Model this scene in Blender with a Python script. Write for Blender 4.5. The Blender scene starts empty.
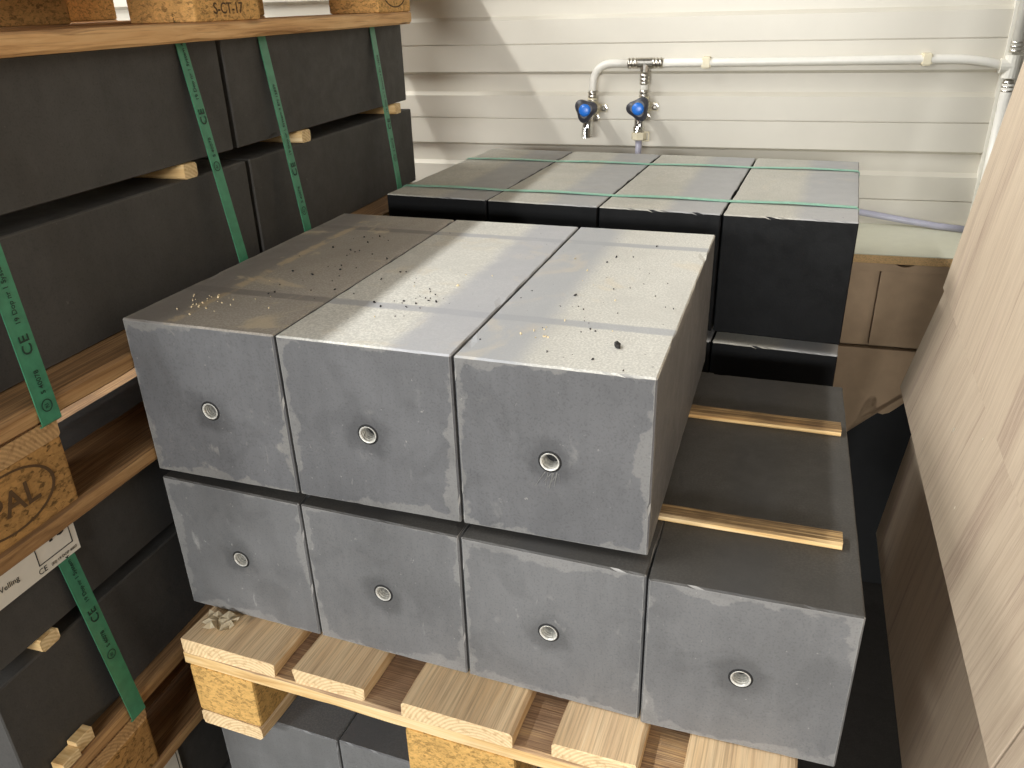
import bpy, bmesh, math, random
from mathutils import Vector, Matrix, Euler
from math import sin, cos, pi, radians

S = bpy.context.scene
COL = S.collection
rnd = random.Random(7)

# ------------------------------------------------------------------ camera
cam_d = bpy.data.cameras.new('camera')
cam = bpy.data.objects.new('camera', cam_d)
COL.objects.link(cam)
cam.location = (0.7080, -0.6341, 0.7103)
cam.rotation_euler = (1.1255, 0.0267, 0.3542)
cam_d.sensor_width = 36.0
cam_d.lens = 803.72 * 36.0 / 1024.0
cam_d.clip_start = 0.02
S.camera = cam

# ------------------------------------------------------------------ world, lamps, exposure
S.view_settings.view_transform = 'Standard'
S.view_settings.look = 'None'
S.view_settings.gamma = 1.0
S.view_settings.use_curve_mapping = False
S.view_settings.exposure = 0.0
W = bpy.data.worlds.new('world')
S.world = W
W.use_nodes = True
W.node_tree.nodes['Background'].inputs[0].default_value = (1.0, 0.97, 0.94, 1)
W.node_tree.nodes['Background'].inputs[1].default_value = 0.035


def area(name, loc, target, sx, sy, power, col, roll=0.0):
    d = bpy.data.lights.new(name, 'AREA')
    d.shape = 'RECTANGLE'
    d.size, d.size_y, d.energy, d.color = sx, sy, power, col
    o = bpy.data.objects.new(name, d)
    COL.objects.link(o)
    o.location = loc
    v = Vector(target) - Vector(loc)
    o.rotation_euler = v.to_track_quat('-Z', 'Y').to_euler()
    return o


# the strip light on the ceiling over the left-hand pallets (runs along the pallets)
tube = area('strip_light', (-0.945, -0.62, 2.20), (0.1, -0.12, 0.6), 0.05, 2.0, 58, (0.985, 0.99, 0.975))
tube.rotation_euler = (0, radians(-34), radians(3.5))
# the next lamps, behind the photographer
area('hall_light', (-2.0, -4.2, 1.50), (0.3, 0.2, 0.20), 1.6, 0.5, 178, (0.985, 0.99, 0.985))
area('hall_light', (1.0, -5.0, 1.25), (0.3, 0.2, 0.20), 1.8, 0.5, 222, (0.985, 0.99, 0.985))
# a second strip light, beyond the left-hand pallets
far = area('far_strip_light', (-2.00, 0.65, 2.10), (0.1, 1.4, 0.5), 0.5, 1.2, 66, (0.985, 0.99, 0.975))
far.rotation_euler = (0, radians(-45), radians(3.5))

# ------------------------------------------------------------------ material helpers


class NT:
    def __init__(self, name):
        self.m = bpy.data.materials.new(name)
        self.m.use_nodes = True
        self.t = self.m.node_tree
        self.b = self.t.nodes['Principled BSDF']
        self.tc = self.t.nodes.new('ShaderNodeTexCoord')
        self.oi = self.t.nodes.new('ShaderNodeObjectInfo')

    def link(self, a, b):
        self.t.links.new(a, b)

    def _in(self, sock, v):
        if hasattr(v, 'is_linked'):
            self.link(v, sock)
        elif v is not None:
            sock.default_value = v

    def math(self, op, a, b=None, c=None, clamp=False):
        n = self.t.nodes.new('ShaderNodeMath')
        n.operation = op
        n.use_clamp = clamp
        self._in(n.inputs[0], a)
        self._in(n.inputs[1], b)
        self._in(n.inputs[2], c)
        return n.outputs[0]

    def vmath(self, op, a, b=None):
        n = self.t.nodes.new('ShaderNodeVectorMath')
        n.operation = op
        self._in(n.inputs[0], a)
        self._in(n.inputs[1], b)
        return n.outputs[0]

    def obj(self, scale=(1, 1, 1), shift=True):
        """object coordinates, shifted per object so copies differ"""
        v = self.tc.outputs['Object']
        if shift:
            r = self.math('MULTIPLY', self.oi.outputs['Random'], 37.0)
            c = self.t.nodes.new('ShaderNodeCombineXYZ')
            for i in range(3):
                self.link(r, c.inputs[i])
            v = self.vmath('ADD', v, c.outputs[0])
        return self.vmath('MULTIPLY', v, scale)

    def noise(self, vec, scale, detail=4, rough=0.55, dist=0.0):
        n = self.t.nodes.new('ShaderNodeTexNoise')
        self.link(vec, n.inputs['Vector'])
        n.inputs['Scale'].default_value = scale
        n.inputs['Detail'].default_value = detail
        n.inputs['Roughness'].default_value = rough
        n.inputs['Distortion'].default_value = dist
        return n.outputs[0]

    def voro(self, vec, scale, out='Color'):
        n = self.t.nodes.new('ShaderNodeTexVoronoi')
        self.link(vec, n.inputs['Vector'])
        n.inputs['Scale'].default_value = scale
        return n.outputs[out]

    def sep(self, v):
        n = self.t.nodes.new('ShaderNodeSeparateXYZ')
        self.link(v, n.inputs[0])
        return n.outputs

    def ramp(self, f, a, b, lo=0.0, hi=1.0):
        """smoothstep f from a..b to lo..hi"""
        n = self.t.nodes.new('ShaderNodeMapRange')
        n.interpolation_type = 'SMOOTHSTEP'
        self._in(n.inputs[0], f)
        for i, v in ((1, a), (2, b), (3, lo), (4, hi)):
            self._in(n.inputs[i], v)
        return n.outputs[0]

    def mix(self, f, a, b, mode='MIX'):
        n = self.t.nodes.new('ShaderNodeMix')
        n.data_type = 'RGBA'
        n.blend_type = mode
        self._in(n.inputs[0], f)
        for s, v in ((n.inputs[6], a), (n.inputs[7], b)):
            if isinstance(v, tuple) and len(v) == 3:
                v = v + (1,)
            self._in(s, v)
        return n.outputs[2]

    def cramp(self, f, stops):
        n = self.t.nodes.new('ShaderNodeValToRGB')
        el = n.color_ramp.elements
        while len(el) < len(stops):
            el.new(0.5)
        for e, (p, c) in zip(el, stops):
            e.position = p
            e.color = tuple(c) + (1,)
        self.link(f, n.inputs[0])
        return n.outputs[0]

    def bump(self, h, strength=0.3, dist=0.002):
        n = self.t.nodes.new('ShaderNodeBump')
        n.inputs['Strength'].default_value = strength
        n.inputs['Distance'].default_value = dist
        self.link(h, n.inputs['Height'])
        self.link(n.outputs[0], self.b.inputs['Normal'])

    def done(self, color, rough=0.6, metal=0.0, spec=None):
        if isinstance(color, tuple) and len(color) == 3:
            color = color + (1,)
        self._in(self.b.inputs['Base Color'], color)
        self._in(self.b.inputs['Roughness'], rough)
        self.b.inputs['Metallic'].default_value = metal
        if spec is not None:
            self.b.inputs['Specular IOR Level'].default_value = spec
        return self.m


def srgb(r, g, b):
    f = lambda c: (c / 255 / 12.92) if c / 255 <= 0.04045 else ((c / 255 + 0.055) / 1.055) ** 2.4
    return (f(r), f(g), f(b))


def plain(name, col, rough=0.5, metal=0.0, var=0.08, scale=40):
    n = NT(name)
    f = n.noise(n.obj(), scale, 3)
    k = n.ramp(f, 0.3, 0.7, 1 - var, 1 + var)
    c = n.mix(1.0, col, (1, 1, 1), 'MULTIPLY')
    cc = n.t.nodes.new('ShaderNodeCombineXYZ')
    for i in range(3):
        n.link(k, cc.inputs[i])
    c = n.mix(1.0, col, cc.outputs[0], 'MULTIPLY')
    return n.done(c, rough, metal)


def concrete(name, dims, face, rim, top=None, top2=None, bands=(), rim_w=0.010, stain=0.35, rough=0.6, strip=(0.0, 0.36), scuff=0.42, topstain=0.0, halo=0.0, spec=0.35):
    """cast concrete block; dims = size of the block, so that worn arrises can follow its edges"""
    n = NT(name)
    wx, wy, wz = dims
    P = n.obj()
    g = n.sep(n.tc.outputs['Generated'])
    nx, ny, nz = [n.math('ABSOLUTE', s) for s in n.sep(n.tc.outputs['Normal'])[0:3]]
    nzs = n.sep(n.tc.outputs['Normal'])[2]
    big = n.noise(P, 7, 5, 0.6, 0.4)
    mid = n.noise(P, 34, 6, 0.62, 0.3)
    fine = n.noise(P, 420, 2, 0.5)
    brush = n.noise(n.obj((1.0, 1.0, 0.18)), 95, 3, 0.6)
    # distance to the nearest edge of the face
    dd = []
    for s, w, nn in ((g[0], wx, nx), (g[1], wy, ny), (g[2], wz, nz)):
        e = n.math('MULTIPLY', n.math('MINIMUM', s, n.math('SUBTRACT', 1.0, s)), w)
        dd.append(n.math('ADD', e, n.math('MULTIPLY', n.math('GREATER_THAN', nn, 0.6), 1.0)))
    d = n.math('MINIMUM', n.math('MINIMUM', dd[0], dd[1]), dd[2])
    wob = n.ramp(big, 0.38, 0.72, -0.003, rim_w * 1.7)
    d2 = n.math('SUBTRACT', d, n.math('ADD', wob, n.ramp(mid, 0.3, 0.75, -0.004, 0.006)))
    rimf = n.ramp(d2, 0.0005, 0.0035, 1.0, 0.0)
    arr = n.ramp(d, 0.001, 0.0028, 0.75, 0.0)
    # face
    dark = tuple(c * 0.90 for c in face)
    lite = tuple(min(1, c * 1.10) for c in face)
    c = n.mix(n.ramp(n.math('ADD', n.math('MULTIPLY', big, 0.75), n.math('MULTIPLY', brush, 0.25)), 0.36, 0.64), dark, lite)
    blot = n.math('MULTIPLY', n.ramp(mid, 0.60, 0.74), n.math('MULTIPLY', n.ramp(big, 0.42, 0.6), stain))
    c = n.mix(blot, c, rim)
    c = n.mix(n.math('MULTIPLY', rimf, scuff), c, rim)
    if halo:
        # damp ring round the socket
        hx = n.math('MULTIPLY', n.math('SUBTRACT', g[0], 0.49), wx)
        hz = n.math('MULTIPLY', n.math('SUBTRACT', g[2], 0.475), wz)
        rad = n.math('SQRT', n.math('ADD', n.math('MULTIPLY', hx, hx), n.math('MULTIPLY', hz, hz)))
        rad = n.math('ADD', rad, n.ramp(mid, 0.3, 0.7, -0.006, 0.006))
        hf = n.math('MULTIPLY', n.ramp(rad, 0.014, 0.034, halo, 0.0), n.ramp(ny, 0.6, 0.8))
        c = n.mix(hf, c, tuple(v * 0.45 for v in face))
        # drips and pale smears
        dr = n.noise(n.obj((1.0, 1.0, 0.35)), 60, 3, 0.6, 0.5)
        c = n.mix(n.math('MULTIPLY', n.ramp(dr, 0.66, 0.76, 0.0, 0.45), n.ramp(big, 0.45, 0.62)), c, tuple(min(1, v * 1.5) for v in rim))
        c = n.mix(n.ramp(n.noise(P, 17, 4, 0.6, 0.8), 0.50, 0.70, 0.0, 0.30), c, tuple(v * 0.62 for v in face))
    c = n.mix(n.ramp(fine, 0.30, 0.50, 0.16, 0.0), c, (0.0, 0.0, 0.0))
    c = n.mix(n.ramp(n.noise(P, 130, 3, 0.6), 0.70, 0.76, 0.0, 0.5), c, tuple(min(1, v * 1.35) for v in rim))
    c = n.mix(arr, c, tuple(min(1, v * 1.25) for v in rim))
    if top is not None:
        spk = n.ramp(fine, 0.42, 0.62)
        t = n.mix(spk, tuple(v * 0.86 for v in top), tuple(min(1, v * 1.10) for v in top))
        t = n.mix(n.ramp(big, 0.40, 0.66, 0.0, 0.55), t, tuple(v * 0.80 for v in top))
        # cleaner bluish strip along the block and the imprints of the battens
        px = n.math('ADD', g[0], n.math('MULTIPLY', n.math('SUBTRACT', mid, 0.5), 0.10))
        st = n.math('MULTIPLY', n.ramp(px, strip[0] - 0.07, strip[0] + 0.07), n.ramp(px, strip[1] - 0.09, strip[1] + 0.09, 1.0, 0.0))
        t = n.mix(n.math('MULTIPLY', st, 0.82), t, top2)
        py = n.math('ADD', g[1], n.math('MULTIPLY', n.math('SUBTRACT', mid, 0.5), 0.012))
        for y0, hw in bands:
            bf = n.ramp(n.math('ABSOLUTE', n.math('SUBTRACT', py, y0)), hw * 0.6, hw, 0.75, 0.0)
            t = n.mix(bf, t, tuple(v * 0.92 for v in top2))
        if topstain:
            ts = n.math('MULTIPLY', n.ramp(n.noise(P, 9, 4, 0.6, 1.2), 0.56, 0.66), topstain)
            t = n.mix(ts, t, srgb(206, 190, 160))
        if topstain > 0.4:
            ln = n.ramp(n.math('ABSOLUTE', n.math('SUBTRACT', px, strip[1] + 0.02)), 0.015, 0.05, 0.55, 0.0)
            t = n.mix(n.math('MULTIPLY', ln, n.ramp(mid, 0.40, 0.58)), t, srgb(206, 184, 148))
        crumbs = n.ramp(n.noise(P, 190, 2, 0.5), 0.74, 0.78, 0.0, 0.8)
        t = n.mix(crumbs, t, (0.02, 0.02, 0.02))
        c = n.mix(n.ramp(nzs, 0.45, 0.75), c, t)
    h = n.math('ADD', n.math('MULTIPLY', fine, 0.5), n.math('MULTIPLY', mid, 0.6))
    n.bump(h, 0.25, 0.0015)
    return n.done(c, n.ramp(mid, 0.3, 0.7, rough - 0.08, rough + 0.1), spec=spec)


def wood(name, base, dark, lite, weather=None, wf=0.0, rough=0.65, ring=1.0):
    """plank with the grain along local X; end grain on the X faces"""
    n = NT(name)
    P = n.obj((1.2, 22, 22))
    Pe = n.obj((1, 1, 1))
    nx = n.math('ABSOLUTE', n.sep(n.tc.outputs['Normal'])[0])
    nz = n.sep(n.tc.outputs['Normal'])[2]
    g1 = n.noise(P, 3.2, 6, 0.65, 0.8)
    g2 = n.noise(n.obj((3, 160, 160)), 3.0, 3, 0.6)
    c = n.cramp(g1, [(0.30, dark), (0.48, base), (0.66, lite)])
    c = n.mix(n.ramp(g2, 0.52, 0.70, 0.0, 0.45), c, dark)
    bl = n.noise(Pe, 9, 4, 0.6)
    c = n.mix(n.ramp(bl, 0.55, 0.75, 0.0, 0.35), c, tuple(v * 0.6 for v in base))
    # knots
    kn = n.voro(n.obj((2.2, 9, 9)), 1.6, 'Distance')
    c = n.mix(n.ramp(kn, 0.05, 0.12, 0.8, 0.0), c, tuple(v * 0.35 for v in dark))
    if weather is not None:
        wz = n.math('MULTIPLY', n.ramp(nz, 0.4, 0.8), n.ramp(n.math('ADD', n.math('MULTIPLY', bl, 0.5), n.math('MULTIPLY', g2, 0.5)), 0.34, 0.56, wf * 0.45, wf))
        c = n.mix(wz, c, n.mix(n.ramp(g2, 0.4, 0.65), weather, tuple(v * 0.62 for v in weather)))
    # end grain: arcs
    w = n.t.nodes.new('ShaderNodeTexWave')
    w.wave_type = 'RINGS'
    w.rings_direction = 'X'
    off = n.vmath('ADD', n.obj((1, 1, 1), False), (0.0, 0.03, 0.05))
    n.link(off, w.inputs['Vector'])
    w.inputs['Scale'].default_value = 70 * ring
    w.inputs['Distortion'].default_value = 1.5
    w.inputs['Detail'].default_value = 3
    endc = n.mix(n.math('MULTIPLY', w.outputs[1], 0.55), lite, tuple(v * 0.75 for v in base))
    endc = n.mix(n.ramp(n.noise(Pe, 130, 3, 0.6), 0.48, 0.7, 0, 0.5), endc, dark)
    c = n.mix(n.ramp(nx, 0.5, 0.8), c, endc)
    n.bump(n.math('ADD', g2, n.math('MULTIPLY', g1, 0.8)), 0.35, 0.0015)
    return n.done(c, rough, spec=0.3)


def chip(name, base, scale=150, contrast=1.0):
    n = NT(name)
    P = n.obj((1, 1, 1.6))
    v = n.sep(n.voro(P, scale))[0]
    v2 = n.sep(n.voro(P, scale * 2.4))[1]
    f = n.math('ADD', n.math('MULTIPLY', v, 0.6), n.math('MULTIPLY', v2, 0.4))
    dk = tuple(c * (1 - 0.62 * contrast) for c in base)
    lt = tuple(min(1, c * (1 + 0.32 * contrast)) for c in base)
    c = n.cramp(f, [(0.12, dk), (0.42, base), (0.85, lt)])
    c = n.mix(n.ramp(n.noise(n.obj(), 14, 4), 0.5, 0.75, 0, 0.4), c, tuple(x * 0.6 for x in base))
    n.bump(f, 0.6, 0.002)
    return n.done(c, 0.8, spec=0.2)


# ------------------------------------------------------------------ mesh helpers
def tag(o, label=None, cat=None, group=None, kind=None):
    if label:
        o['label'] = label
    if cat:
        o['category'] = cat
    if group:
        o['group'] = group
    if kind:
        o['kind'] = kind
    return o


def finish(name, bm, mat, parent=None, loc=(0, 0, 0), rot=(0, 0, 0), smooth=False):
    me = bpy.data.meshes.new(name)
    bmesh.ops.recalc_face_normals(bm, faces=bm.faces)
    bm.to_mesh(me)
    bm.free()
    for m in (mat if isinstance(mat, (list, tuple)) else [mat]):
        me.materials.append(m)
    if smooth:
        for p in me.polygons:
            p.use_smooth = True
    return put(name, me, parent, loc, rot)


def put(name, me, parent=None, loc=(0, 0, 0), rot=(0, 0, 0)):
    o = bpy.data.objects.new(name, me)
    COL.objects.link(o)
    o.parent = parent
    o.location = loc
    o.rotation_euler = rot
    return o


def empty(name, loc=(0, 0, 0), rz=0.0):
    o = bpy.data.objects.new(name, None)
    COL.objects.link(o)
    o.location = loc
    o.rotation_euler = (0, 0, rz)
    o.empty_display_size = 0.05
    return o


def box_into(bm, x0, x1, y0, y1, z0, z1, M=None):
    vs = [bm.verts.new((x, y, z)) for z in (z0, z1) for y in (y0, y1) for x in (x0, x1)]
    for q in ((0, 1, 3, 2), (4, 6, 7, 5), (0, 4, 5, 1), (1, 5, 7, 3), (3, 7, 6, 2), (2, 6, 4, 0)):
        bm.faces.new([vs[i] for i in q])
    if M is not None:
        for v in vs:
            v.co = M @ v.co
    return vs


def box_bm(x0, x1, y0, y1, z0, z1, bev=0.0, seg=1):
    bm = bmesh.new()
    box_into(bm, x0, x1, y0, y1, z0, z1)
    if bev:
        bmesh.ops.bevel(bm, geom=list(bm.edges), offset=bev, segments=seg, affect='EDGES', profile=0.6)
    return bm


def plank_bm(l, w, t, wear=0.0015, seed=0, n=12):
    """plank along X centred on the origin with slightly uneven, worn arrises"""
    r = random.Random(seed)
    bm = bmesh.new()
    rings = []
    for i in range(n + 1):
        x = -l / 2 + l * i / n
        jw = [r.uniform(-wear, wear) * 0.5 for _ in range(4)]
        c = 0.0022
        ex = 0.0
        pts = []
        for (sy, sz) in ((-1, -1), (1, -1), (1, 1), (-1, 1)):
            k = c + abs(r.gauss(0, wear))
            cy, cz = sy * w / 2, sz * t / 2
            a, b = (cy - sy * k, cz), (cy, cz - sz * k)
            pts += [b, a] if (sy * sz > 0) else [a, b]
        rings.append([bm.verts.new((x + (r.uniform(-wear, wear) if i in (0, n) else 0), p[0], p[1])) for p in pts])
    for a, b in zip(rings, rings[1:]):
        for i in range(8):
            j = (i + 1) % 8
            bm.faces.new((a[i], a[j], b[j], b[i]))
    bm.faces.new(rings[0])
    bm.faces.new(rings[-1])
    return bm


def tube_bm(pts, r, seg=14, caps=True, bm=None, radii=None):
    bm = bm or bmesh.new()
    pts = [Vector(p) for p in pts]
    rings = []
    up = Vector((0, 0, 1))
    prev = None
    for i, p in enumerate(pts):
        t = (pts[min(i + 1, len(pts) - 1)] - pts[max(i - 1, 0)]).normalized()
        if prev is None:
            a = t.cross(up)
            if a.length < 0.05:
                a = t.cross(Vector((0, 1, 0)))
            a.normalize()
        else:
            a = (prev - t * prev.dot(t)).normalized()
        prev = a
        b = t.cross(a)
        rr = radii[i] if radii else r
        rings.append([bm.verts.new(p + a * rr * cos(2 * pi * k / seg) + b * rr * sin(2 * pi * k / seg)) for k in range(seg)])
    for u, v in zip(rings, rings[1:]):
        for k in range(seg):
            bm.faces.new((u[k], u[(k + 1) % seg], v[(k + 1) % seg], v[k]))
    if caps:
        bm.faces.new(rings[0])
        bm.faces.new(rings[-1])
    return bm


def lathe_bm(profile, seg=24, M=None, bm=None, lobes=None):
    """profile: (radius, height) along local Z"""
    bm = bm or bmesh.new()
    M = M or Matrix.Identity(4)
    rings = []
    for r, z in profile:
        ring = []
        for k in range(seg):
            a = 2 * pi * k / seg
            rr = r * (1 + (lobes * cos(3 * a) if lobes else 0))
            ring.append(bm.verts.new(M @ Vector((rr * cos(a), rr * sin(a), z))))
        rings.append(ring)
    for u, v in zip(rings, rings[1:]):
        for k in range(seg):
            bm.faces.new((u[k], u[(k + 1) % seg], v[(k + 1) % seg], v[k]))
    bm.faces.new(rings[0])
    bm.faces.new(rings[-1])
    return bm


def bez(p0, p1, p2, n=10):
    p0, p1, p2 = Vector(p0), Vector(p1), Vector(p2)
    return [(p0 * (1 - t) ** 2 + p1 * 2 * t * (1 - t) + p2 * t * t) for t in [i / n for i in range(n + 1)]]


def text_mesh(name, body, size, mat, parent, M, bold=0.0, ext=0.0001, align='LEFT', space=1.0):
    cu = bpy.data.curves.new(name, 'FONT')
    cu.body = body
    cu.size = size
    cu.extrude = ext
    cu.offset = bold
    cu.align_x = align
    cu.space_character = space
    cu.resolution_u = 3
    tmp = bpy.data.objects.new(name, cu)
    COL.objects.link(tmp)
    bpy.context.view_layer.update()
    me = bpy.data.meshes.new_from_object(tmp.evaluated_get(bpy.context.evaluated_depsgraph_get()))
    bpy.data.objects.remove(tmp)
    me.transform(M)
    me.materials.clear()
    me.materials.append(mat)
    return put(name, me, parent)


def frame_M(origin, xdir, ydir):
    x, y = Vector(xdir).normalized(), Vector(ydir).normalized()
    z = x.cross(y)
    M = Matrix((x, y, z)).transposed().to_4x4()
    M.translation = Vector(origin)
    return M


def block_bm(w, l, h, seed, insert=True, chips=1.0, hole_r=0.0105, hole_at=0.475):
    """cast block, x in 0..w, y in 0..l (y=0 the end with the socket), z in 0..h; arrises chamfered and slightly chipped"""
    r = random.Random(seed)
    N, NY, c = 22, 26, 0.0016
    bm = bmesh.new()
    prof = []                                   # (x, z, is_arris)
    cs = [(0, 0), (w, 0), (w, h), (0, h)]
    for q in range(4):
        (x0, z0), (x1, z1) = cs[q], cs[(q + 1) % 4]
        L = abs(x1 - x0) + abs(z1 - z0)
        ux, uz = (x1 - x0) / L, (z1 - z0) / L
        for i in range(N + 1):
            d = c + (L - 2 * c) * i / N
            prof.append((x0 + ux * d, z0 + uz * d, i in (0, N)))
    K = len(prof)

    def jit():
        j = abs(r.gauss(0, 0.00022)) * chips
        if r.random() < 0.03 * chips:
            j += r.uniform(0.0006, 0.0022)
        return j

    def sink(x, z, j):
        return (min(max(x, j), w - j), min(max(z, j), h - j))
    loops = []
    ys = [0.0, c] + [c + (l - 2 * c) * i / NY for i in range(1, NY)] + [l - c, l]
    for iy, y in enumerate(ys):
        loop = []
        end = iy in (0, len(ys) - 1)
        nxt = iy in (1, len(ys) - 2)
        last = 0.0
        for k, (x, z, arr) in enumerate(prof):
            X, Z, Y = x, z, y
            if end:
                X, Z = sink(x, z, c + jit())
            elif nxt:
                j = jit() * 0.7
                Y += j if iy == 1 else -j
                if arr:
                    X, Z = sink(x, z, jit() * 0.5)
            elif arr:
                X, Z = sink(x, z, jit())
            loop.append(bm.verts.new((X, Y, Z)))
        loops.append(loop)
    for a, b in zip(loops, loops[1:]):
        for k in range(K):
            bm.faces.new((a[k], a[(k + 1) % K], b[(k + 1) % K], b[k]))
    bm.faces.new(loops[-1])
    if insert:
        cx, cz = w * 0.49, h * hole_at
        circ, deep, mid = [], [], []
        for k in range(K):
            p = loops[0][k].co
            a = math.atan2(p.z - cz, p.x - cx)
            circ.append(bm.verts.new((cx + hole_r * cos(a), 0, cz + hole_r * sin(a))))
            deep.append(bm.verts.new((cx + hole_r * cos(a), 0.03, cz + hole_r * sin(a))))
            q = circ[-1].co
            mid.append(bm.verts.new((p.x * 0.93 + q.x * 0.07, 0, p.z * 0.93 + q.z * 0.07)))
        for A, B in ((loops[0], mid), (mid, circ), (circ, deep)):
            for k in range(K):
                bm.faces.new((A[k], A[(k + 1) % K], B[(k + 1) % K], B[k]))
        bm.faces.new(deep)
    else:
        bm.faces.new(loops[0])
    return bm


# ------------------------------------------------------------------ materials
D_FRONT = (0.197, 0.4995, 0.196)
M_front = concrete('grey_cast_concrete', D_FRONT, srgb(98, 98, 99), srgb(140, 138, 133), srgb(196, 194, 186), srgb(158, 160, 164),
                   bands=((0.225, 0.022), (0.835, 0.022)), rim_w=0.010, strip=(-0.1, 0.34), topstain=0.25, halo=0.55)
M_front_stained_shaded = concrete('stained_shaded_concrete', D_FRONT, srgb(100, 100, 101), srgb(144, 141, 134), srgb(164, 157, 147), srgb(126, 121, 117),
                           bands=((0.225, 0.022), (0.835, 0.022)), rim_w=0.010, strip=(0.0, 0.30), topstain=0.55, halo=0.55, stain=0.6)  # sandy stains, plus a top colour lowered for the shadow it lies in
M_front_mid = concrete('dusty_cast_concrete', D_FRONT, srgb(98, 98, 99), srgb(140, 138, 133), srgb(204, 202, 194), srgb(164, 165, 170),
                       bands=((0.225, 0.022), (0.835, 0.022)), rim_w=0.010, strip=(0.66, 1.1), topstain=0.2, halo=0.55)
M_low = concrete('shade_topped_concrete', D_FRONT, srgb(108, 108, 108), srgb(146, 144, 140), srgb(74, 72, 69), srgb(68, 67, 66),
                 bands=(), rim_w=0.010, strip=(0.3, 0.6), halo=0.55)  # top colour darkened to hold the shade beside the upper blocks
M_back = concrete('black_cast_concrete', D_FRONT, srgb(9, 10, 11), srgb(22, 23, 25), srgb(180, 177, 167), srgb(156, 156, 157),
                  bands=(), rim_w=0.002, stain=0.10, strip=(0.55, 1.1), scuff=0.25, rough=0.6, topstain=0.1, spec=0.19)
M_left = concrete('anthracite_concrete', (0.15, 0.6, 0.148), srgb(72, 70, 67), srgb(88, 86, 82), None, None, rim_w=0.003, stain=0.10, scuff=0.25, rough=0.7)
M_under = concrete('charcoal_concrete', (0.16, 0.6, 0.15), srgb(108, 108, 107), srgb(118, 118, 118), srgb(104, 104, 104), srgb(92, 92, 93), rim_w=0.004, stain=0.10, scuff=0.3)

M_deck = wood('weathered_pallet_plank', srgb(222, 186, 136), srgb(176, 136, 90), srgb(240, 212, 166), srgb(220, 196, 164), 0.6)
M_fresh = wood('pale_pine', srgb(226, 190, 132), srgb(190, 146, 90), srgb(242, 216, 168), None, 0)
M_batten = wood('pine_batten_wood', srgb(222, 186, 128), srgb(186, 142, 86), srgb(240, 212, 164), srgb(122, 97, 66), 1.0)
M_old = wood('brown_pallet_plank', srgb(176, 136, 90), srgb(120, 86, 52), srgb(204, 166, 116), srgb(128, 96, 66), 0.85)
M_chip = chip('pressed_chip_block', srgb(204, 162, 96), 190, 0.7)
M_chip_old = chip('coarse_pressed_chip_block', srgb(168, 128, 76), 130, 1.0)
M_steel = plain('galvanised_steel', srgb(205, 200, 190), 0.28, 1.0, 0.15, 200)
M_socket = plain('dull_zinc', srgb(214, 212, 204), 0.42, 0.35, 0.2, 300)
M_chrome = plain('chrome', srgb(215, 213, 208), 0.18, 1.0, 0.05, 60)
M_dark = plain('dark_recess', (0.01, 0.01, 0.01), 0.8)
M_strap = plain('green_polyester_strap', srgb(62, 132, 98), 0.38, 0.0, 0.12, 90)
M_ink = plain('dark_strap_ink', srgb(24, 52, 38), 0.6)
M_black = plain('black_ink', (0.012, 0.012, 0.012), 0.6)
M_stamp = plain('burnt_stamp_ink', srgb(92, 68, 40), 0.9)
M_paper = plain('white_label_paper', srgb(232, 226, 212), 0.6, 0, 0.03)
M_pipe = plain('white_composite_pipe', srgb(226, 222, 212), 0.35, 0, 0.03)
M_cream = plain('cream_plastic', srgb(222, 212, 184), 0.45, 0, 0.06)
M_handle = plain('dark_grey_plastic', srgb(52, 52, 58), 0.4)
M_blue = plain('blue_plastic', srgb(38, 112, 205), 0.3)
M_hose = plain('grey_lilac_hose', srgb(168, 166, 180), 0.35, 0, 0.04)
M_wall = plain('cream_painted_sheet', srgb(208, 202, 188), 0.42, 0, 0.015, 12)
M_trim = plain('white_trim_paint', srgb(230, 226, 214), 0.45, 0, 0.02)
M_hall = plain('dark_hall_paint', srgb(92, 89, 84), 0.8, 0, 0.04, 20)
M_floor = concrete('screed_floor', (4, 6, 0.1), srgb(66, 62, 58), srgb(80, 76, 70), srgb(66, 62, 58), srgb(62, 60, 57))
M_mdf = plain('tan_board', srgb(176, 148, 116), 0.6, 0, 0.05, 30)
M_laminate = plain('pale_green_laminate', srgb(214, 212, 190), 0.35, 0, 0.02)
M_tanchip = chip('tan_chipboard_edge', srgb(214, 176, 124), 420, 0.5)
M_scrap = plain('torn_paper', srgb(226, 214, 186), 0.8, 0, 0.08)


def panel_material():
    n = NT('taupe_wood_grain_laminate')
    a = n.noise(n.obj((60, 60, 1.4), False), 3.0, 6, 0.65, 0.6)
    b = n.noise(n.obj((9, 9, 0.5), False), 2.4, 4, 0.55, 0.8)
    f = n.noise(n.obj((420, 420, 14), False), 2.0, 3, 0.6)
    c = n.cramp(n.math('ADD', n.math('MULTIPLY', a, 0.55), n.math('MULTIPLY', b, 0.45)),
                [(0.36, srgb(158, 136, 120)), (0.47, srgb(184, 165, 143)), (0.58, srgb(196, 178, 155)), (0.68, srgb(186, 162, 146))])
    c = n.mix(n.ramp(f, 0.45, 0.68, 0.0, 0.30), c, srgb(216, 200, 178))
    c = n.mix(n.ramp(b, 0.60, 0.70, 0.0, 0.5), c, srgb(164, 138, 126))
    n.bump(f, 0.25, 0.0008)
    return n.done(c, 0.5, spec=0.35)


M_panel = panel_material()

# ------------------------------------------------------------------ the room
FLOOR = -0.700
CEIL = 3.15
aW = 0.0681
WO = Vector((0.4, 1.5, 0))
WX = Vector((cos(aW), sin(aW), 0))          # along the back wall
WN = Vector((sin(aW), -cos(aW), 0))         # out of the back wall, towards the viewer


def wallp(x, out, z):
    """point with world x on the back wall, moved out of the wall"""
    return WO + WX * ((x - 0.4) / cos(aW)) + WN * out + Vector((0, 0, z))


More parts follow.
